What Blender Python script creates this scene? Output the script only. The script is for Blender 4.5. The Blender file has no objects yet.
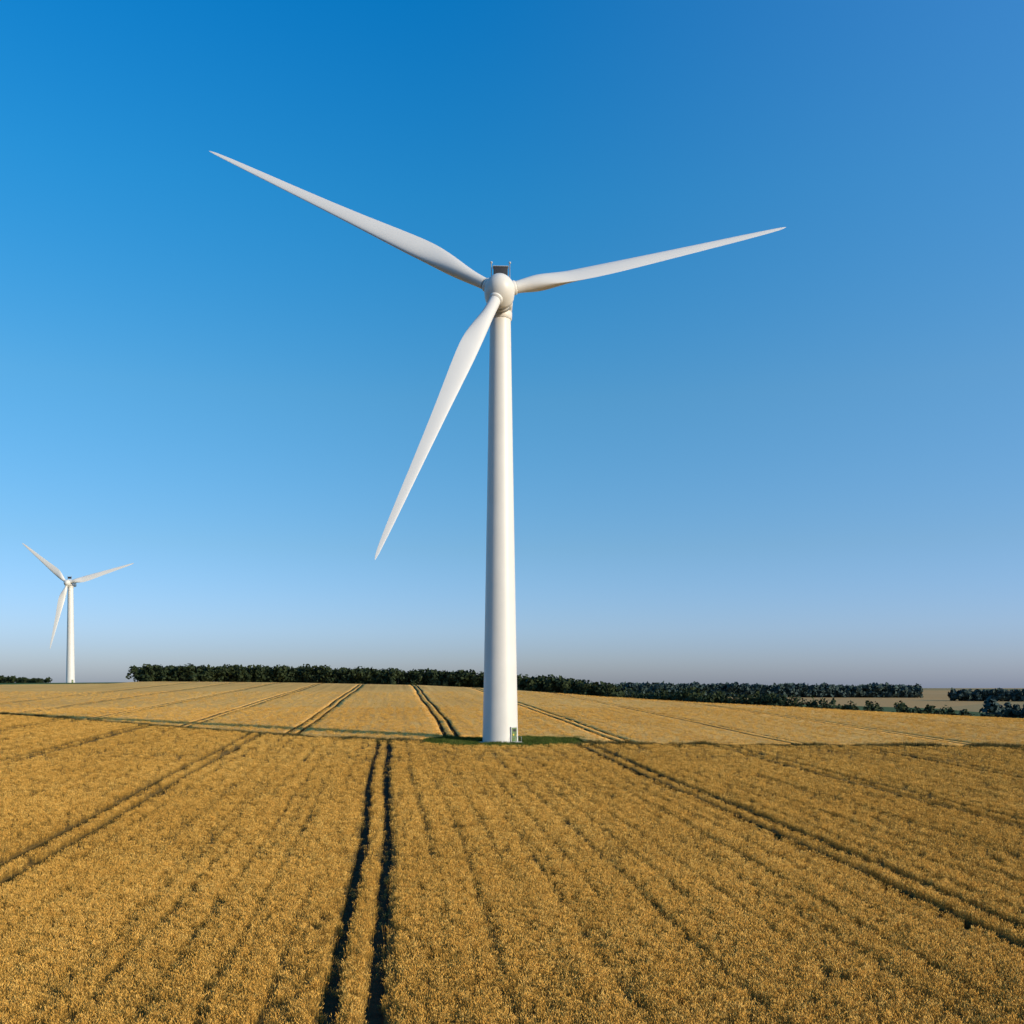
import bpy, math, numpy as np
from mathutils import Vector, Matrix
rng=np.random.default_rng(7)
scene=bpy.context.scene
F=1000.0; HOR=688.0; CAMZ=16.0; S=0.028; K=0.117
# ---------------------------------------------------------------- helpers
def link(o,parent=None):
    scene.collection.objects.link(o)
    if parent is not None: o.parent=parent
    return o
def mesh_obj(name,v,f,mat=None,parent=None,smooth=False,do_link=True):
    me=bpy.data.meshes.new(name)
    v=np.asarray(v,dtype=np.float32)
    if isinstance(f,np.ndarray):
        n,k=f.shape
        me.vertices.add(len(v)); me.vertices.foreach_set('co',v.ravel())
        me.loops.add(n*k); me.loops.foreach_set('vertex_index',f.astype(np.int32).ravel())
        me.polygons.add(n); me.polygons.foreach_set('loop_start',np.arange(0,n*k,k,dtype=np.int32))
        me.update(calc_edges=True)
    else:
        me.from_pydata([tuple(map(float,p)) for p in v],[],f); me.update()
    if smooth: me.polygons.foreach_set('use_smooth',np.ones(len(me.polygons),dtype=bool))
    if mat: me.materials.append(mat)
    o=bpy.data.objects.new(name,me)
    if do_link: link(o,parent)
    return o
def empty(name,loc=(0,0,0)):
    o=bpy.data.objects.new(name,None); o.empty_display_size=2; link(o); return o
def hsh(ix,iy,seed):
    h=(ix.astype(np.int64)*374761393+iy.astype(np.int64)*668265263+seed*974634777)&0x7fffffff
    h=((h^(h>>13))*1274126177)&0x7fffffff
    return ((h^(h>>16))&0xffff)/65535.0
def vn(x,y,seed=0):
    x=np.asarray(x,float); y=np.asarray(y,float)
    ix=np.floor(x); iy=np.floor(y); fx=x-ix; fy=y-iy
    fx=fx*fx*(3-2*fx); fy=fy*fy*(3-2*fy)
    a=hsh(ix,iy,seed);b=hsh(ix+1,iy,seed);c=hsh(ix,iy+1,seed);d=hsh(ix+1,iy+1,seed)
    return (a*(1-fx)+b*fx)*(1-fy)+(c*(1-fx)+d*fx)*fy
# ---------------------------------------------------------------- terrain
CX=(np.array([0,130,300,420,500,600,700,800,900,1024])-512)/F
CY=np.array([683,682,683,685,688,695,700,704,709,714.])-660
def crest(a): return 16000/np.interp(a,CX,CY)
def terr(x,y):
    x=np.asarray(x,float); y=np.asarray(y,float)
    ys=np.maximum(y,60.); a=x/ys
    w=70.
    yc=crest(a)-w
    m=np.interp(a,[-.3,-.1,.05,.2,.5],[-.001,.02,.06,.10,.12])
    L=150.; k=(S+m)/L
    t=y-yc
    z=S*np.maximum(y,-150.)
    d=np.where(t>0,np.where(t<L,.5*k*t*t,.5*k*L*L+(S+m)*(t-L)),0)
    z=z-d
    fl=np.minimum(-16+.006*y,13.)+ 3*(vn(x/700,y/700,5)-.5)
    return np.where(y>250,np.maximum(z,fl),z)
LX=np.array([-500,-300,-146,-86,-44,-14,16,93,200,500.])
LY=np.array([440,375,286,237,203,188,184,177,170,150.])
def lane(x): return np.interp(x,LX,LY)
def lane_y_for_c(c):
    y=np.full_like(c,200.)
    for _ in range(60): y=.5*y+.5*lane(c-K*y)
    return y
# ---------------------------------------------------------------- materials
def newmat(name):
    m=bpy.data.materials.new(name); m.use_nodes=True; nt=m.node_tree; nt.nodes.clear()
    return m,nt,nt.nodes,nt.links
def ramp(N,stops):
    r=N.new('ShaderNodeValToRGB'); e=r.color_ramp.elements
    e[0].position=stops[0][0]; e[0].color=(*stops[0][1],1)
    e[1].position=stops[-1][0]; e[1].color=(*stops[-1][1],1)
    for p,c in stops[1:-1]:
        q=e.new(p); q.color=(*c,1)
    return r
def principled(N,L,rough=.6,spec=.3):
    b=N.new('ShaderNodeBsdfPrincipled'); b.inputs['Roughness'].default_value=rough
    b.inputs['Specular IOR Level'].default_value=spec
    o=N.new('ShaderNodeOutputMaterial'); L.new(b.outputs[0],o.inputs[0]); return b
def posn(N,L,scale):
    g=N.new('ShaderNodeNewGeometry'); mp=N.new('ShaderNodeMapping'); mp.vector_type='POINT'
    mp.inputs['Scale'].default_value=scale; L.new(g.outputs['Position'],mp.inputs['Vector']); return mp.outputs[0]
def noise(N,L,vec,scale=1,detail=4,rough=.55):
    n=N.new('ShaderNodeTexNoise'); n.inputs['Scale'].default_value=scale; n.inputs['Detail'].default_value=detail
    n.inputs['Roughness'].default_value=rough
    if vec is not None: L.new(vec,n.inputs['Vector'])
    return n.outputs['Fac']
def math_(N,L,op,a,b=None):
    n=N.new('ShaderNodeMath'); n.operation=op
    for i,v in enumerate((a,b)):
        if v is None: continue
        if isinstance(v,(int,float)): n.inputs[i].default_value=v
        else: L.new(v,n.inputs[i])
    return n.outputs[0]
def simple(name,col,rough=.5,spec=.4,metal=0,var=.08,vs=.7):
    m,nt,N,L=newmat(name); b=principled(N,L,rough,spec); b.inputs['Metallic'].default_value=metal
    f=noise(N,L,posn(N,L,(vs,vs,vs)),1,5)
    r=ramp(N,[(.3,tuple(c*(1-var) for c in col)),(.7,tuple(min(1,c*(1+var)) for c in col))])
    L.new(f,r.inputs[0]); L.new(r.outputs[0],b.inputs['Base Color']); return m
def plantmat(name,dark,mid,light,patch=.03,rnd=.5):
    m,nt,N,L=newmat(name)
    o=N.new('ShaderNodeOutputMaterial'); d=N.new('ShaderNodeBsdfDiffuse'); L.new(d.outputs[0],o.inputs[0])
    oi=N.new('ShaderNodeObjectInfo')
    n1=noise(N,L,posn(N,L,(patch,patch*.5,patch)),1,3)
    f=math_(N,L,'ADD',math_(N,L,'MULTIPLY',oi.outputs['Random'],rnd),math_(N,L,'MULTIPLY',n1,1-rnd))
    r=ramp(N,[(.15,dark),(.5,mid),(.85,light)]); L.new(f,r.inputs[0])
    L.new(r.outputs[0],d.inputs[0]); return m
M_ear=plantmat('wheat_ear',(.44,.225,.045),(.71,.385,.083),(.86,.53,.15),.03,.5)
M_stem=plantmat('wheat_stem',(.24,.135,.03),(.40,.23,.052),(.54,.335,.085),.03,.5)
M_grass=plantmat('grass_blade',(.035,.055,.012),(.06,.09,.02),(.13,.14,.04),.2)
M_weed=plantmat('verge_weed',(.045,.045,.016),(.09,.075,.028),(.19,.135,.05),.2)

def leafmat(name,a,b,c):
    m,nt,N,L=newmat(name); p=principled(N,L,.7,.15)
    f=noise(N,L,posn(N,L,(.35,.35,.35)),1,3,.6)
    r=ramp(N,[(.3,a),(.5,b),(.72,c)]); L.new(f,r.inputs[0]); L.new(r.outputs[0],p.inputs['Base Color']); return m
M_leaf=leafmat('tree_foliage',(.012,.020,.008),(.024,.036,.013),(.042,.055,.020))
M_leaf_far=leafmat('far_tree_foliage_hazed',(.03,.05,.05),(.04,.065,.062),(.055,.08,.07))  # distance haze put into the leaf colour as a bluish tint
M_bark=simple('tree_bark',(.06,.045,.03),.9)

# canopy of far wheat
def canopy(name,dark,mid,light):
    m,nt,N,L=newmat(name); p=principled(N,L,.9,.1)
    g=N.new('ShaderNodeNewGeometry'); sp=N.new('ShaderNodeSeparateXYZ'); L.new(g.outputs['Position'],sp.inputs[0])
    c=math_(N,L,'ADD',sp.outputs[0],math_(N,L,'MULTIPLY',sp.outputs[1],K))
    cb=N.new('ShaderNodeCombineXYZ'); L.new(math_(N,L,'MULTIPLY',c,.45),cb.inputs[0]); L.new(math_(N,L,'MULTIPLY',sp.outputs[1],.006),cb.inputs[1])
    rows=noise(N,L,cb.outputs[0],1,5,.6)
    fine=noise(N,L,posn(N,L,(2.2,.7,2.2)),1,4,.7)
    big=noise(N,L,posn(N,L,(.012,.008,.01)),1,4)
    f=math_(N,L,'ADD',math_(N,L,'ADD',math_(N,L,'MULTIPLY',rows,.35),math_(N,L,'MULTIPLY',fine,.35)),math_(N,L,'MULTIPLY',big,.3))
    r=ramp(N,[(.36,dark),(.5,mid),(.64,light)]); L.new(f,r.inputs[0]); L.new(r.outputs[0],p.inputs['Base Color'])
    bp=N.new('ShaderNodeBump'); bp.inputs['Distance'].default_value=.5; bp.inputs['Strength'].default_value=.8
    L.new(fine,bp.inputs['Height']); L.new(bp.outputs[0],p.inputs['Normal']); return m
M_can=canopy('wheat_canopy',(.50,.25,.055),(.76,.41,.105),(.92,.55,.165))
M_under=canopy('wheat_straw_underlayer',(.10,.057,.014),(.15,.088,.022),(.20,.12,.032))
M_wall=simple('crop_edge_shaded_straw',(.08,.05,.014),.95,.05,0,.3,1.5)  # shade at the stalk bases painted in as a darker straw colour

# ground
M_ground,nt,N,L=newmat('ground_soil_and_fields'); p=principled(N,L,.95,.1)
g=N.new('ShaderNodeNewGeometry'); sp=N.new('ShaderNodeSeparateXYZ'); L.new(g.outputs['Position'],sp.inputs[0])
soil=ramp(N,[(.3,(.045,.03,.015)),(.7,(.095,.065,.033))]); L.new(noise(N,L,posn(N,L,(1.5,1.5,1.5)),1,6,.65),soil.inputs[0])
vo=N.new('ShaderNodeTexVoronoi'); vo.inputs['Scale'].default_value=1; L.new(posn(N,L,(.0021,.0011,0)),vo.inputs['Vector'])
sx=N.new('ShaderNodeSeparateColor'); L.new(vo.outputs['Color'],sx.inputs[0])
fld=ramp(N,[(.0,(.48,.28,.11)),(.28,(.44,.26,.10)),(.30,(.07,.10,.03)),(.50,(.09,.12,.04)),(.52,(.48,.30,.13)),(1,(.36,.24,.10))])
L.new(sx.outputs[0],fld.inputs[0])
st=N.new('ShaderNodeMapRange'); st.inputs[1].default_value=330; st.inputs[2].default_value=420; L.new(sp.outputs[1],st.inputs[0])
mx=N.new('ShaderNodeMix'); mx.data_type='RGBA'; L.new(st.outputs[0],mx.inputs[0]); L.new(soil.outputs[0],mx.inputs[6]); L.new(fld.outputs[0],mx.inputs[7])
gx=N.new('ShaderNodeMapRange'); gx.inputs[1].default_value=-200; gx.inputs[2].default_value=-240; L.new(sp.outputs[0],gx.inputs[0])
gy=N.new('ShaderNodeMapRange'); gy.inputs[1].default_value=560; gy.inputs[2].default_value=580; L.new(sp.outputs[1],gy.inputs[0])
gg=math_(N,L,'MULTIPLY',gx.outputs[0],gy.outputs[0])
mx2=N.new('ShaderNodeMix'); mx2.data_type='RGBA'; L.new(gg,mx2.inputs[0]); L.new(mx.outputs[2],mx2.inputs[6]); mx2.inputs[7].default_value=(.05,.10,.02,1)
L.new(mx2.outputs[2],p.inputs['Base Color'])
bp=N.new('ShaderNodeBump'); bp.inputs['Distance'].default_value=.15; L.new(noise(N,L,posn(N,L,(3,3,3)),1,5,.7),bp.inputs['Height']); L.new(bp.outputs[0],p.inputs['Normal'])

# ---------------------------------------------------------------- ground sheet
def geo(a,b,n): return np.geomspace(a,b,n)
gxv=np.concatenate([-geo(800,9000,22)[::-1],np.arange(-790,791,10),geo(800,9000,22)])
gyv=np.concatenate([np.arange(-300,1201,10),geo(1215,14000,60)])
X,Y=np.meshgrid(gxv,gyv); Z=terr(X,Y)
nx,ny=len(gxv),len(gyv)
idx=np.arange(nx*ny).reshape(ny,nx)
def gridfaces(idx): return np.stack([idx[:-1,:-1],idx[:-1,1:],idx[1:,1:],idx[1:,:-1]],-1).reshape(-1,4)
mesh_obj('ground',np.stack([X,Y,Z],-1).reshape(-1,3),gridfaces(idx),M_ground,smooth=True)

# ---------------------------------------------------------------- wheat canopy sheets with wheel-track trenches
TR1=[-87,-84.6,-59.2,-56.8,-29.7,-27.2,-3.0,-1.0,33.4,35.7,57.3,59.6,81.0,83.2,108,110.3]
HW1=[.65,.65,.65,.65,.62,.62,.42,.42,.5,.5,.5,.5,.6,.6,.6,.6]
TR2=[-140,-137.7,-110,-107.7,-80,-77.7,-50,-47.7,-22.2,-19.9,10.5,12.8,42,44.3,73,75.3,104,106.3,135,137.3]
HW2=[.4]*8+[.45]*2+[.45,.45,.38,.38]+[.27]*6
def sheet(name,cs,TR,HW,y0f,y1f,ny,h,mat,power=1.0,far=False):
    base=[c for c in cs if all(abs(c-t)>w+.15 for t,w in zip(TR,HW))]
    ent=[(c,1,0,0) for c in base]   # c, raised, skip, wall
    for t,w in zip(TR,HW): ent+= [(t-w,1,0,1),(t-w+.01,0,1,0),(t+w-.01,0,0,1),(t+w,1,0,0)]
    ent.sort(key=lambda e:e[0])
    c=np.array([e[0] for e in ent]); on=np.array([e[1] for e in ent]); skip=np.array([e[2] for e in ent],bool); wall=np.array([e[3] for e in ent],bool)
    y0=y0f(c); y1=y1f(c)
    t=np.linspace(0,1,ny)[:,None]**power
    Yg=y0+(y1-y0)*t; Cg=np.broadcast_to(c,Yg.shape)
    wob=.25*np.sin(Yg/37.)+.15*np.sin(Yg/13.+1)
    Xg=Cg-K*Yg+wob
    hh=h*(.92+.16*vn(Cg*.8,Yg*.15,3))
    Zg=terr(Xg,Yg)+np.where(on,hh,.0)
    Zg=np.where((t<1e-6)|(t>1-1e-6),terr(Xg,Yg)+0.02,Zg)
    id_=np.arange(Yg.size).reshape(Yg.shape)
    fc=np.stack([id_[:-1,:-1],id_[:-1,1:],id_[1:,1:],id_[1:,:-1]],-1)
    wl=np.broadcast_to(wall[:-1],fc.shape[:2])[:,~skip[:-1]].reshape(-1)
    fc=fc[:,~skip[:-1]]
    o=mesh_obj(name,np.stack([Xg,Yg,Zg],-1).reshape(-1,3),fc.reshape(-1,4),mat)
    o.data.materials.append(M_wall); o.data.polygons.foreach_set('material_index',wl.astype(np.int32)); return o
LW=2.4
def edge_near(c): return lane_y_for_c(c)-LW-1.0
def edge_far(c): return lane_y_for_c(c)+LW
def y_end(c):
    y=np.full_like(c,500.)
    for _ in range(50):
        a=np.clip((c-K*y)/y,-.7,.7)
        y=.5*y+.5*(crest(a)+np.interp(a,[-.40,-.36],[-70,70]))
    return y
field_parent=empty('wheat_field')
def near_end(c):
    y=edge_near(c); x=c-K*y
    return np.where(np.abs(x+1)<17,np.minimum(y,191-13.5*np.sqrt(np.clip(1-((x+1)/17)**2,0,1))),y)
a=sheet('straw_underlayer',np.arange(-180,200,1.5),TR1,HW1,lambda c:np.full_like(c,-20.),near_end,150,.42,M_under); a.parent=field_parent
def far_start(c):
    y=edge_far(c); x=c-K*y
    return np.where(np.abs(x+1)<17,np.maximum(y,191+13.5*np.sqrt(np.clip(1-((x+1)/17)**2,0,1))),y)
field2=empty('wheat_field')
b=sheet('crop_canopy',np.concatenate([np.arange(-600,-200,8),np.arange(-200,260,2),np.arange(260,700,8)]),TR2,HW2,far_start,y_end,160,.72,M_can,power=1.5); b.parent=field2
# ---------------------------------------------------------------- wheat tufts
def make_tuft(name,seed,n=15,rad=.21,h0=.70,h1=.98,mear=M_ear,mstem=M_stem,ears=True,leaves=1):
    r=np.random.default_rng(seed); V=[];Fc=[];mi=[]
    for i in range(n):
        a=r.uniform(0,2*np.pi); q=rad*math.sqrt(r.uniform()); bx,by=q*math.cos(a),q*math.sin(a)
        h=r.uniform(h0,h1); la=r.uniform(0,2*np.pi); ln=r.uniform(.02,.13)*h
        tx,ty=bx+ln*math.cos(la),by+ln*math.sin(la)
        w=.006 if ears else .012; pa=r.uniform(0,np.pi); px,py=w*math.cos(pa),w*math.sin(pa)
        o=len(V)
        if ears:
            V+=[(bx-px,by-py,0.2),(bx+px,by+py,0.2),(tx+px*.7,ty+py*.7,h),(tx-px*.7,ty-py*.7,h)]; Fc.append((o,o+1,o+2,o+3)); mi.append(1)
            el=r.uniform(.10,.15); na=la+r.uniform(-.6,.6); nd=r.uniform(.2,.9)
            dx,dy,dz=math.cos(na)*math.sin(nd),math.sin(na)*math.sin(nd),math.cos(nd)
            m=(tx+dx*el*.45,ty+dy*el*.45,h+dz*el*.45); e=(tx+dx*el,ty+dy*el,h+dz*el)
            o=len(V); V.append((tx,ty,h-.01)); 
            ew=.017
            for k in range(3):
                an=k*2.094+pa; V.append((m[0]+ew*math.cos(an),m[1]+ew*math.sin(an),m[2]))
            V.append(e)
            for k in range(3):
                Fc.append((o,o+1+k,o+1+(k+1)%3)); Fc.append((o+4,o+1+(k+1)%3,o+1+k)); mi+=[0,0]
            if leaves and r.uniform()<.6:
                z=h*r.uniform(.55,.85); a2=r.uniform(0,6.28); l=.16
                o=len(V); V+=[(tx,ty,z),(tx+l*.5*math.cos(a2)-py,ty+l*.5*math.sin(a2)+px,z+.05),(tx+l*math.cos(a2),ty+l*math.sin(a2),z-.05),(tx+l*.5*math.cos(a2)+py,ty+l*.5*math.sin(a2)-px,z+.04)]
                Fc.append((o,o+1,o+2,o+3)); mi.append(1)
        else:
            mxp=((bx+tx)/2,(by+ty)/2)
            V+=[(bx-px,by-py,0),(bx+px,by+py,0),(mxp[0]+px,mxp[1]+py,h*.6),(mxp[0]-px,mxp[1]-py,h*.6),(tx+ln*.5*math.cos(la),ty+ln*.5*math.sin(la),h)]
            Fc.append((o,o+1,o+2,o+3)); Fc.append((o+3,o+2,o+4)); mi+=[0,0]
    me=bpy.data.meshes.new(name); me.from_pydata(V,[],Fc); me.materials.append(mear); me.materials.append(mstem)
    me.polygons.foreach_set('material_index',mi); me.update()
    return bpy.data.objects.new(name,me)
def tuft_coll(name,objs):
    c=bpy.data.collections.new(name)
    for o in objs: c.objects.link(o)
    return c
C_wheat=tuft_coll('wheat_tufts',[make_tuft('wheat_tuft_%d'%i,i+1) for i in range(5)])
C_grass=tuft_coll('grass_tufts',[make_tuft('grass_tuft_%d'%i,i+50,n=30,rad=.3,h0=.25,h1=.55,mear=M_grass,mstem=M_grass,ears=False) for i in range(3)])
C_weed=tuft_coll('weed_tufts',[make_tuft('weed_tuft_%d'%i,i+80,n=30,rad=.35,h0=.4,h1=.95,mear=M_weed,mstem=M_grass,ears=False) for i in range(3)])
def scatter(name,pts,scl,coll,parent=None):
    n=len(pts)
    me=bpy.data.meshes.new(name); me.vertices.add(n); me.vertices.foreach_set('co',pts.astype(np.float32).ravel())
    at=me.attributes.new('scl','FLOAT_VECTOR','POINT'); at.data.foreach_set('vector',scl.astype(np.float32).ravel())
    rot=np.zeros((n,3)); rot[:,2]=rng.uniform(0,6.28,n); rot[:,0]=rng.normal(0,.06,n); rot[:,1]=rng.normal(0,.06,n)
    at=me.attributes.new('rot','FLOAT_VECTOR','POINT'); at.data.foreach_set('vector',rot.astype(np.float32).ravel())
    o=bpy.data.objects.new(name,me); link(o,parent)
    ng=bpy.data.node_groups.new(name+'_gn','GeometryNodeTree')
    ng.interface.new_socket('Geometry',in_out='INPUT',socket_type='NodeSocketGeometry'); ng.interface.new_socket('Geometry',in_out='OUTPUT',socket_type='NodeSocketGeometry')
    N=ng.nodes;L=ng.links
    gi=N.new('NodeGroupInput'); go=N.new('NodeGroupOutput'); ip=N.new('GeometryNodeInstanceOnPoints')
    ci=N.new('GeometryNodeCollectionInfo'); ci.inputs['Collection'].default_value=coll; ci.inputs['Separate Children'].default_value=True; ci.inputs['Reset Children'].default_value=True
    ip.inputs['Pick Instance'].default_value=True
    na=N.new('GeometryNodeInputNamedAttribute'); na.data_type='FLOAT_VECTOR'; na.inputs['Name'].default_value='scl'
    nr=N.new('GeometryNodeInputNamedAttribute'); nr.data_type='FLOAT_VECTOR'; nr.inputs['Name'].default_value='rot'
    rv=N.new('FunctionNodeRandomValue'); rv.data_type='INT'
    for s in rv.inputs:
        if s.name=='Min' and s.type=='INT': s.default_value=0
        if s.name=='Max' and s.type=='INT': s.default_value=len(coll.objects)-1
    L.new(gi.outputs[0],ip.inputs['Points']); L.new(ci.outputs[0],ip.inputs['Instance'])
    L.new([s for s in na.outputs if s.name=='Attribute' and s.enabled][0],ip.inputs['Scale'])
    L.new([s for s in nr.outputs if s.name=='Attribute' and s.enabled][0],ip.inputs['Rotation'])
    L.new([s for s in rv.outputs if s.type=='INT'][0],ip.inputs['Instance Index'])
    L.new(ip.outputs[0],go.inputs[0])
    md=o.modifiers.new('scatter','NODES'); md.node_group=ng
    return o
def wob(y): return .25*np.sin(y/37.)+.15*np.sin(y/13.+1)
def cof(x,y): return x+K*y-wob(y)
def sample(y0,y1,dens,ax=.57,mar=8):
    area=(ax*(y1*y1-y0*y0)+2*mar*(y1-y0)); n=int(area*dens)
    yy=np.sqrt(rng.uniform(y0*y0,y1*y1,int(n*1.0))); xx=rng.uniform(-1,1,len(yy))*(ax*yy+mar)
    return xx,yy
def ell(x,y): return ((x+1)/17.)**2+((y-191)/13.5)**2
def wheat(bands,TR,HW,near):
    P=[];Sx=[]
    for (y0,y1,d,sw) in bands:
        x,y=sample(y0,y1,d)
        c=cof(x,y); ok=np.ones(len(x),bool)
        dist=np.full(len(x),9.)
        for t,w in zip(TR,HW): dist=np.minimum(dist,np.abs(c-t)-w)
        inside=dist<=.08*sw+.13*(rng.uniform(size=len(x))-.5)*2+.12*(vn(x*.05,y*.8,12)-.5)
        low=inside&(rng.uniform(size=len(x))<.07)        # flattened regrowth in the wheel tracks
        ok&=(~inside)|low
        ly=lane(x)
        if near: ok&= y<ly-LW-1+rng.normal(0,.3,len(x))
        else: ok&=(y>ly+LW+rng.normal(0,.3,len(x)))&(y<crest(np.clip(x/y,-.7,.7))+60)
        ok&=ell(x,y)>1+.15*(vn(x*.4,y*.4,9)-.5)
        rowv=vn(c*.9,y*.010,21)*.6+vn(c*2.2,y*.02,22)*.4
        cc=c/2.7+.25*vn(c*.3,y*.01,40); fr=np.abs(cc-np.round(cc))*2.7
        strength=vn(np.round(cc)*7.3,y*.02,41)
        gap=(fr<.28)&(strength>.35)
        patch=vn(x*.15,y*.07,31)*.5+vn(x*.9,y*.5,32)*.5
        r1=rng.uniform(size=len(x))
        ok&=~(gap&(r1<.6)); ok&=~((rowv<.28)&(r1<.4))
        hz=.80+.20*rowv+.17*patch+rng.normal(0,.05,len(x))-.15*gap*strength
        hz=np.where(low,.32+.15*rng.uniform(size=len(x)),hz)
        x,y,hz=x[ok],y[ok],hz[ok]
        P.append(np.stack([x,y,terr(x,y)],-1)); s=sw*rng.uniform(.85,1.2,len(x)); Sx.append(np.stack([s,s,hz],-1))
    return np.concatenate(P),np.concatenate(Sx)
P,Sc=wheat([(34,75,14,.97),(75,110,7.5,1.15),(110,150,3.8,1.45),(150,300,1.8,1.9)],TR1,HW1,True)
scatter('wheat_stalks',P,Sc,C_wheat,field_parent)
P,Sc=wheat([(180,320,.9,1.9),(320,480,.25,2.2)],TR2,HW2,False)
scatter('wheat_stalks',P,Sc,C_wheat,field2)
# grass around tower
n=10000; x=rng.uniform(-18,18,n)-1; y=rng.uniform(-14,14,n)+191; ok=(ell(x,y)<1.08)&((x+2.3)**2+(y-193)**2>4.5**2); x,y=x[ok],y[ok]
s=rng.uniform(.8,1.6,len(x)); scatter('grass_patch',np.stack([x,y,terr(x,y)],-1),np.stack([s,s,s*(.5+1.0*vn(x*.3,y*.3,66))],-1),C_grass)
# verge weeds along lane
n=24000; x=rng.uniform(-300,170,n); off=rng.choice([-1,1],n)*(LW-.4)+rng.normal(-.2,.6,n); y=lane(x)+off
ok=(ell(x,y)>.9)&(np.abs(x)<.60*y+10); x,y=x[ok],y[ok]
s=rng.uniform(.8,1.5,len(x)); hz=s*(.4+.8*vn(x*.2,y*.2,77)); scatter('grass_verge',np.stack([x,y,terr(x,y)],-1),np.stack([s,s,hz],-1),C_weed)
# lane strip
M_lane=simple('farm_track_dirt_grass',(.06,.06,.028),.95,.1,0,.45,.6)
lx=np.arange(-480,481,4.); ws=np.linspace(-LW-1,LW,8)
Xl=np.broadcast_to(lx[:,None],(len(lx),8)); Yl=lane(lx)[:,None]+ws[None]; Zl=terr(Xl,Yl)+.03
mesh_obj('farm_track',np.stack([Xl,Yl,Zl],-1).reshape(-1,3),gridfaces(np.arange(len(lx)*8).reshape(len(lx),8)),M_lane,smooth=True)
# ---------------------------------------------------------------- wind turbine
M_white=simple('white_tower_paint',(.62,.605,.575),.42,.4,0,.035,.25)
M_blade=simple('white_blade_gelcoat',(.60,.59,.57),.38,.45,0,.02,.1)
M_seam=simple('grey_flange',(.42,.42,.41),.5)
M_dark=simple('dark_cooler_metal',(.03,.03,.035),.5)
M_door=simple('green_door_paint',(.10,.16,.06),.5,.4,0,.3,2.5)
M_conc=simple('concrete_foundation',(.35,.33,.29),.9)
M_yel=simple('yellow_notice',(.6,.45,.06),.5)
def revolve(name,prof,n,mat,parent,M=Matrix(),smooth=True):
    prof=np.array(prof); th=np.linspace(0,2*np.pi,n,endpoint=False)
    V=[(r*math.cos(t),r*math.sin(t),z) for r,z in prof for t in th]; m=len(prof)
    Fc=[(i*n+j,i*n+(j+1)%n,(i+1)*n+(j+1)%n,(i+1)*n+j) for i in range(m-1) for j in range(n)]
    Fc.append(tuple(range(n))[::-1]); Fc.append(tuple((m-1)*n+j for j in range(n)))
    V=[tuple(M@Vector(v)) for v in V]
    o=mesh_obj(name,V,Fc,mat,parent)
    if smooth:
        o.data.polygons.foreach_set('use_smooth',np.array([len(p.vertices)==4 for p in o.data.polygons]))
    return o
def frame(zax,loc):
    z=Vector(zax).normalized(); up=Vector((0,0,1)) if abs(z.z)<.9 else Vector((0,1,0))
    x=up.cross(z).normalized(); y=z.cross(x)
    m=Matrix((x,y,z)).transposed().to_4x4(); m.translation=Vector(loc); return m
def box(name,cx,cy,cz,sx,sy,sz,mat,parent,M,bev=.0):
    me=bpy.data.meshes.new(name)
    import bmesh
    bm=bmesh.new(); bmesh.ops.create_cube(bm,size=1)
    for v in bm.verts: v.co=Vector((v.co.x*sx+cx,v.co.y*sy+cy,v.co.z*sz+cz))
    if bev>0: bmesh.ops.bevel(bm,geom=list(bm.edges),offset=bev,segments=4,profile=.5,affect='EDGES')
    for v in bm.verts: v.co=M@v.co
    bm.to_mesh(me); bm.free(); me.materials.append(mat)
    if bev>0: me.polygons.foreach_set('use_smooth',np.ones(len(me.polygons),bool))
    o=bpy.data.objects.new(name,me); link(o,parent); return o
def ray(px,py): return np.array([(px-512)/F,1.0,(HOR-py)/F])
C0=np.array([0,0,CAMZ])
def fit_rotor(hub,tips):
    best=None
    for yaw in np.radians(np.arange(-60,61,1.)):
        for tl in np.radians(np.arange(-40,41,1.)):
            n=np.array([math.sin(yaw)*math.cos(tl),-math.cos(yaw)*math.cos(tl),math.sin(tl)])
            vs=[]
            for t in tips:
                r=ray(*t); s=np.dot(hub-C0,n)/np.dot(r,n); vs.append(C0+s*r-hub)
            Ls=[np.linalg.norm(v) for v in vs]; mL=np.mean(Ls)
            if min(Ls)<1: continue
            cs=[np.dot(vs[i],vs[(i+1)%3])/(Ls[i]*Ls[(i+1)%3]) for i in range(3)]
            e=sum((l/mL-1)**2 for l in Ls)+sum((math.acos(max(-1,min(1,c)))-2.0944)**2 for c in cs)
            if best is None or e<best[0]: best=(e,yaw,tl,n,vs,Ls,np.degrees(np.arccos(cs)))
    return best
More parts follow.
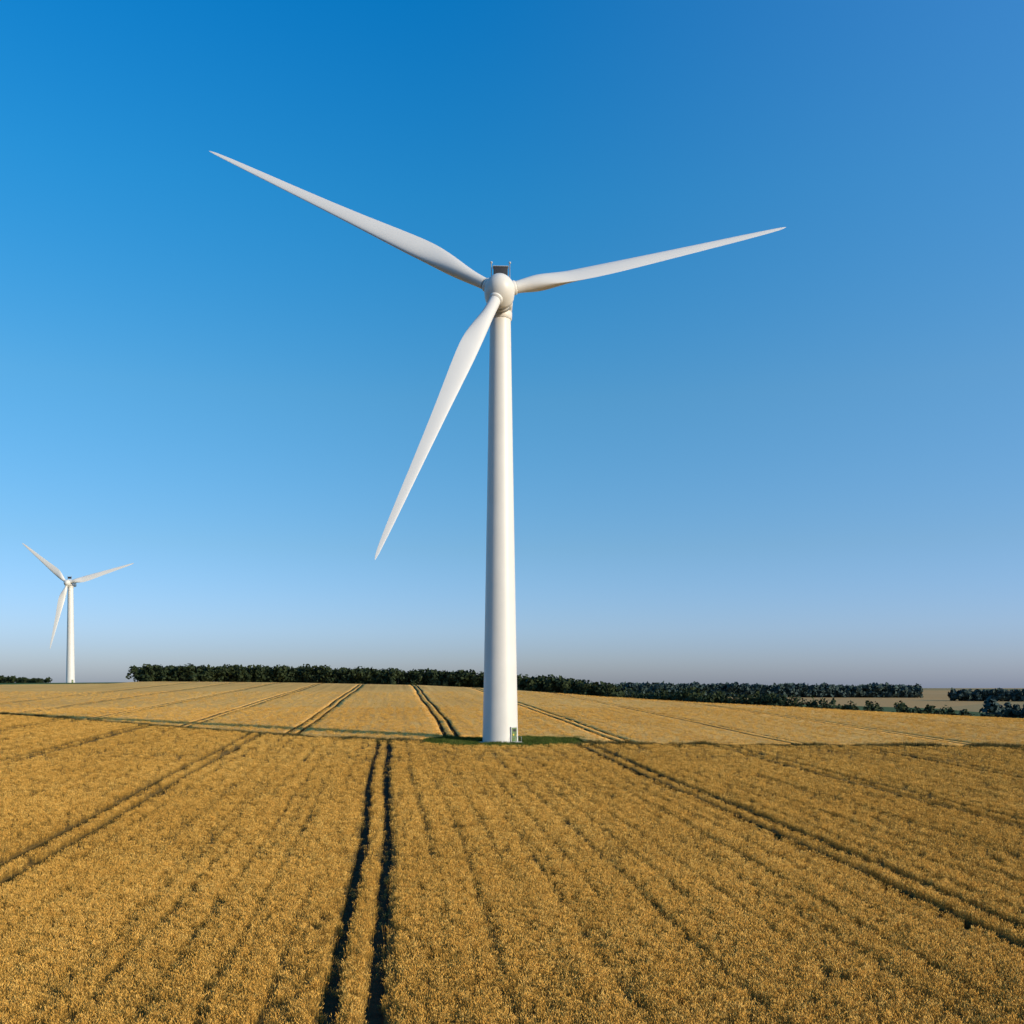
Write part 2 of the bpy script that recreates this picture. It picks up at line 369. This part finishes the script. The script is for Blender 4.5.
def turbine(base,towerH,hub,tips,rb=3.46,rt=1.98,cf=(1.05,1.22,.82)):
    T=empty('wind_turbine')
    bx,by,bz=base
    B=Matrix.Translation(Vector(base))
    prof=[]
    for i in range(61):
        t=i/60; r=rb+(rt-rb)*(t**.92); prof.append((r,-.6+t*(towerH+.6)))
    revolve('tower',prof,96,M_white,T,B)
    for q in (.24,.5,.76):
        r=rb+(rt-rb)*(q**.92); z=-.6+q*(towerH+.6)
        revolve('flange_seam',[(r-.02,z-.03),(r+.008,z-.02),(r+.008,z+.02),(r-.02,z+.03)],96,M_white,T,B)
    revolve('foundation',[(rb+.9,-.5),(rb+.9,.10),(rb+.75,.18),(rb+.05,.2)],64,M_conc,T,B)
    e,yaw,tl,n,vs,Ls,_=fit_rotor(np.array(hub),tips)
    H=Vector(hub); n=Vector(n)
    ah=Vector((n.x,n.y,0)).normalized()
    side=Vector((0,0,1)).cross(ah).normalized()
    Mn=Matrix((side,ah,Vector((0,0,1)))).transposed().to_4x4(); Mn.translation=Vector((bx,by,H.z))
    df=(H-Vector((bx,by,H.z))).dot(ah)
    box('nacelle_body',0,df-2.0-5.6,.55,4.6,11.2,5.4,M_white,T,Mn,.8)
    revolve('yaw_ring',[(rt+.0,-3.6),(rt+.25,-3.4),(rt+.3,-2.2),(rt+.1,-1.9)],48,M_white,T,Mn)
    box('roof_cooler',0,df-3.4,4.95,2.7,1.1,1.7,M_dark,T,Mn,.06)
    box('roof_cooler_frame',0,df-3.4,5.86,3.0,1.4,.10,M_seam,T,Mn,.03)
    for sx in (-1.1,1.1): box('cooler_leg',sx,df-3.4,3.65,.18,.8,1.0,M_seam,T,Mn,.02)
    for sx in (-1.75,1.75):
        revolve('anemometer_mast',[(.08,3.0),(.08,6.6),(.22,6.65),(.22,6.9),(.04,6.95)],10,M_seam,T,Mn@Matrix.Translation((sx,df-3.4,0)))
    Hf=frame(n,H)
    pr=[(2.15,-2.3),(2.55,-2.1),(2.75,-1.4),(2.85,-.5),(2.85,.4),(2.7,1.1),(2.4,1.75),(1.95,2.35),(1.4,2.8),(.8,3.08),(.3,3.2),(.02,3.22)]
    revolve('spinner',pr,56,M_white,T,Hf)
    revolve('hub_neck',[(2.0,-3.4),(2.05,-2.2)],40,M_seam,T,Hf)
    for v,chord in zip(vs,cf):
        v=Vector(v); R=v.length; es=v.normalized(); et=es.cross(n).normalized()
        st=np.array([0,.04,.07,.11,.16,.22,.28,.36,.46,.58,.70,.82,.92,.97,.99,1.0])
        ch=np.array([2.15,2.15,2.2,2.75,3.65,4.35,4.4,4.0,3.35,2.7,2.15,1.65,1.15,.75,.42,.08])*chord
        ch[:3]=ch[:3]/chord
        bl=np.array([0,0,.05,.35,.75,1,1,1,1,1,1,1,1,1,1,1.])
        th=np.array([1,1,1,.8,.55,.38,.32,.27,.24,.21,.19,.18,.16,.15,.15,.15])
        tw=np.radians(np.array([16,16,16,15.5,14,12,10,7.5,5,3,1.8,.8,.2,0,0,0])+4)
        rr=np.concatenate([np.linspace(.045,.3,30),np.linspace(.31,.96,40),np.linspace(.965,1,9)])
        def sm(a):
            d=np.linspace(0,1,401); q=np.interp(d,st,a)
            kk=np.hanning(41); kk/=kk.sum(); qq=np.convolve(np.pad(q,20,mode='edge'),kk,'valid')
            w=np.clip((d-.91)/.05,0,1); q=qq*(1-w)+q*w; return np.interp(rr,d,q)
        ch_,bl_,th_,tw_=sm(ch),sm(bl),sm(th),sm(tw)
        m=48; ang=np.linspace(0,2*np.pi,m,endpoint=False)
        V=[]
        for i,r in enumerate(rr):
            xc=.5*(1+np.cos(ang)); t=th_[i]
            yt=5*t*(.2969*np.sqrt(xc)-.126*(xc)-.3516*xc**2+.2843*xc**3-.1036*xc**4)
            air=np.stack([(xc-.30),yt*np.sign(np.sin(ang))*np.where(np.sin(ang)>0,.75,1.1)*0.95],-1)
            cir=np.stack([.5*np.cos(ang),.5*np.sin(ang)],-1)
            b=bl_[i]; s=(air*b+cir*(1-b))*ch_[i]
            c_,s_=math.cos(tw_[i]),math.sin(tw_[i])
            for q in s:
                a_=q[0]*c_-q[1]*s_; b_=q[0]*s_+q[1]*c_
                V.append(tuple(H+es*(r*R)+et*a_+n*b_))
        k=len(rr); Fc=[(i*m+j,i*m+(j+1)%m,(i+1)*m+(j+1)%m,(i+1)*m+j) for i in range(k-1) for j in range(m)]
        Fc.append(tuple(range(m))); Fc.append(tuple((k-1)*m+j for j in range(m)))
        bo=mesh_obj('blade',V,Fc,M_blade,T,smooth=True)
        bo.data.set_sharp_from_angle(angle=math.radians(35))
        Bf=frame(es,H)
        revolve('blade_root',[(1.25,1.2),(1.3,2.9),(1.3,3.15),(1.12,3.2)],40,M_white,T,Bf)
        revolve('blade_bearing_ring',[(1.1,3.2),(1.17,3.22),(1.17,3.36),(1.1,3.4)],40,M_seam,T,Bf)
    A=math.radians(-90+48); R0=rb-.02
    Md=B@Matrix.Rotation(A,4,'Z')
    box('door_frame',R0-.02,0,1.75,.34,1.7,2.9,M_seam,T,Md,.03)
    box('door',R0+.06,0,1.72,.30,1.35,2.6,M_door,T,Md,.02)
    box('door_vent',R0+.17,0,2.55,.12,.8,.5,M_dark,T,Md,.01)
    box('door_handle',R0+.26,.5,1.5,.08,.06,.3,M_seam,T,Md,.01)
    box('notice_plate',R0+.20,-.25,1.7,.05,.35,.35,M_yel,T,Md,.0)
    box('door_step',R0+.75,0,.30,1.1,1.8,.16,M_seam,T,Md,.02)
    box('door_step_lower',R0+1.45,0,.14,.5,1.8,.14,M_conc,T,Md,.02)
    for s in (-.88,.88):
        revolve('handrail_post',[(.03,.1),(.03,1.3)],8,M_seam,T,Md@Matrix.Translation((R0+1.2,s,0)))
        box('handrail',R0+.75,s,1.3,1.0,.05,.05,M_seam,T,Md)
    return T
bz=float(terr(-2.25,193))
turbine((-2.25,193,bz),82.6,(-2.35,187.6,16+.397*187.6),[(209,151),(786,227),(375,560)])
y2=885; x2=(70.5-512)/F*y2; z2=float(terr(x2,y2)); hz=16+(HOR-583)/F*(y2-5)
turbine((x2,y2,z2),hz-2.7-z2,(x2-.5,y2-5.3,hz),[(22,543),(134,563),(50,649)],3.7,2.3,(1.35,1.35,1.2))
# ---------------------------------------------------------------- trees
def treeline(name,segs,mat,leaf=.8,nl=330):
    LV=[];TV=[];TF=[]
    for (px0,px1,d0,d1,t0,t1,rows,sp,jit) in segs:
        Ltot=abs((px1-512)/F*d1-(px0-512)/F*d0); nt=max(2,int(Ltot/sp))
        for rw in range(rows):
            for i in range(nt):
                t=(i+rng.uniform(-.4,.4))/nt; d=d0+(d1-d0)*t+rw*sp*1.3+rng.normal(0,1.5)
                px=px0+(px1-px0)*t; x=(px-512)/F*(d0+(d1-d0)*t); zt=CAMZ+(HOR-(t0+(t1-t0)*t))/F*(d0+(d1-d0)*t)
                zg=float(terr(x,d)); h=(zt-zg)
                big=vn(np.array([i*.35+rw*9]),np.array([px0*.1]),3)[0]
                h=h*(1-jit*.6*big-jit*rng.uniform(0,.6)); h=max(h,3.)
                cr=min(max(h*.36,2.2),sp*1.15)*rng.uniform(.85,1.25)
                nb=8; bc=np.stack([rng.normal(0,cr*.45,nb),rng.normal(0,cr*.45,nb),zg+h*rng.uniform(.12,.82,nb)],-1); bc[0]=(0,0,zg+h*.80)
                br=cr*rng.uniform(.5,.8,nb); br[0]=min(h*.17,cr)
                k=rng.integers(0,nb,nl); dr=rng.normal(size=(nl,3)); dr/=np.linalg.norm(dr,axis=1)[:,None]
                p=bc[k]+dr*(br[k]*rng.uniform(.5,1.1,nl))[:,None]; p[:,0]+=x; p[:,1]+=d
                p[:,2]=np.minimum(p[:,2],zg+h*1.03); p[:,2]=np.maximum(p[:,2],zg+.2)
                nn=dr+rng.normal(0,.5,(nl,3)); nn/=np.linalg.norm(nn,axis=1)[:,None]
                u=np.cross(nn,rng.normal(size=(nl,3))); u/=np.linalg.norm(u,axis=1)[:,None]; w=np.cross(nn,u)
                s=(leaf*rng.uniform(.5,1.2,nl)*max(.7,cr/4))[:,None]
                LV.append(np.stack([p-u*s,p-w*s*.7,p+u*s,p+w*s*.7],1).reshape(-1,3))
                o=len(TV)
                for zz,r_ in ((zg-.3,.32),(zg+h*.65,.12)):
                    for q in range(5): TV.append((x+r_*math.cos(q*1.2566),d+r_*math.sin(q*1.2566),zz))
                for q in range(5): TF.append((o+q,o+(q+1)%5,o+5+(q+1)%5,o+5+q))
    V=np.concatenate(LV); nL=len(V)//4
    V2=np.concatenate([V,np.array(TV)]); F2=np.concatenate([np.arange(nL*4).reshape(-1,4),np.array(TF)+nL*4])
    o=mesh_obj(name,V2,F2,mat); o.data.materials.append(M_bark)
    mi=np.zeros(len(F2),np.int32); mi[nL:]=1; o.data.polygons.foreach_set('material_index',mi)
    return o
treeline('distant_tree_line',[(137,300,790,770,663,664,3,5.0,.24),(300,480,770,700,664,669,3,5.0,.25),(480,618,700,620,669,678.5,3,5.0,.25)],M_leaf,leaf=.95)
treeline('distant_tree_line',[(596,700,800,720,680,684.5,3,5.2,.28),(690,790,600,540,682.5,687.5,3,4.8,.28),(790,892,540,480,689,699.5,2,4,.36)],M_leaf)
treeline('hedgerow',[(908,960,440,430,696,701,2,3.5,.35),(960,996,430,420,703,707,2,3.5,.4)],M_leaf)
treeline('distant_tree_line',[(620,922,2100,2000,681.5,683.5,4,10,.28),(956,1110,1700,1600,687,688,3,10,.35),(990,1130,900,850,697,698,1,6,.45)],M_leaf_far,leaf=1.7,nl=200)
treeline('distant_tree_line',[(-60,46,1150,1100,671,676,3,7,.4)],M_leaf,leaf=1.1)
# ---------------------------------------------------------------- light, sky
sd=Vector((144,-93,0)).normalized(); EL=math.radians(16.5)
sdir=Vector((sd.x*math.cos(EL),sd.y*math.cos(EL),math.sin(EL)))
sl=bpy.data.lights.new('sun','SUN'); sl.energy=4.4; sl.angle=math.radians(.53); sl.color=(1,.85,.63)
so=bpy.data.objects.new('sun',sl); so.rotation_euler=sdir.to_track_quat('Z','Y').to_euler(); so.location=(100,-80,120); link(so)
w=bpy.data.worlds.new('World'); scene.world=w; w.use_nodes=True; N=w.node_tree.nodes; L=w.node_tree.links; N.clear()
sk=N.new('ShaderNodeTexSky'); sk.sky_type='NISHITA'; sk.sun_disc=False; sk.sun_elevation=EL; sk.sun_rotation=math.atan2(sd.x,sd.y)
sk.air_density=1.0; sk.dust_density=1.0; sk.ozone_density=4.0; sk.altitude=0
hs=N.new('ShaderNodeHueSaturation'); hs.inputs['Saturation'].default_value=1.25
L.new(sk.outputs[0],hs.inputs['Color'])
tc=N.new('ShaderNodeTexCoord'); sz=N.new('ShaderNodeSeparateXYZ'); L.new(tc.outputs['Generated'],sz.inputs[0])
q=2.5
rp=ramp(N,[(0.0,(1.42/q,1.40/q,2.0/q)),(.04,(1.38/q,1.36/q,1.9/q)),(.137,(1.65/q,1.50/q,1.52/q)),(.277,(1.9/q,1.86/q,1.62/q)),(.438,(.95/q,2.1/q,1.97/q)),(.567,(.25/q,2.08/q,2.2/q))])
L.new(sz.outputs[2],rp.inputs[0])
vm=N.new('ShaderNodeVectorMath'); vm.operation='MULTIPLY'; L.new(hs.outputs[0],vm.inputs[0]); L.new(rp.outputs[0],vm.inputs[1])
v2=N.new('ShaderNodeVectorMath'); v2.operation='SCALE'; v2.inputs['Scale'].default_value=q; L.new(vm.outputs[0],v2.inputs[0])
hx=N.new('ShaderNodeMapRange'); hx.interpolation_type='SMOOTHSTEP'; hx.inputs[1].default_value=-.1; hx.inputs[2].default_value=.6; L.new(sz.outputs[0],hx.inputs[0])
ad=N.new('ShaderNodeMix'); ad.data_type='RGBA'; ad.blend_type='ADD'; ad.clamp_result=False; L.new(hx.outputs[0],ad.inputs[0]); L.new(v2.outputs[0],ad.inputs[6]); ad.inputs[7].default_value=(.48,.75,1.4,1)
bg=N.new('ShaderNodeBackground'); bg.inputs[1].default_value=.10; wo=N.new('ShaderNodeOutputWorld')
L.new(ad.outputs[2],bg.inputs[0]); L.new(bg.outputs[0],wo.inputs[0])
# ---------------------------------------------------------------- camera
cd=bpy.data.cameras.new('camera'); cd.sensor_width=36; cd.lens=36*F/1024; cd.shift_y=(HOR-512)/1024; cd.clip_end=30000; cd.clip_start=.5
co=bpy.data.objects.new('camera',cd); co.location=(0,0,CAMZ); co.rotation_euler=(math.pi/2,0,0); link(co); scene.camera=co
scene.view_settings.view_transform='Standard'; scene.view_settings.look='None'; scene.view_settings.exposure=0
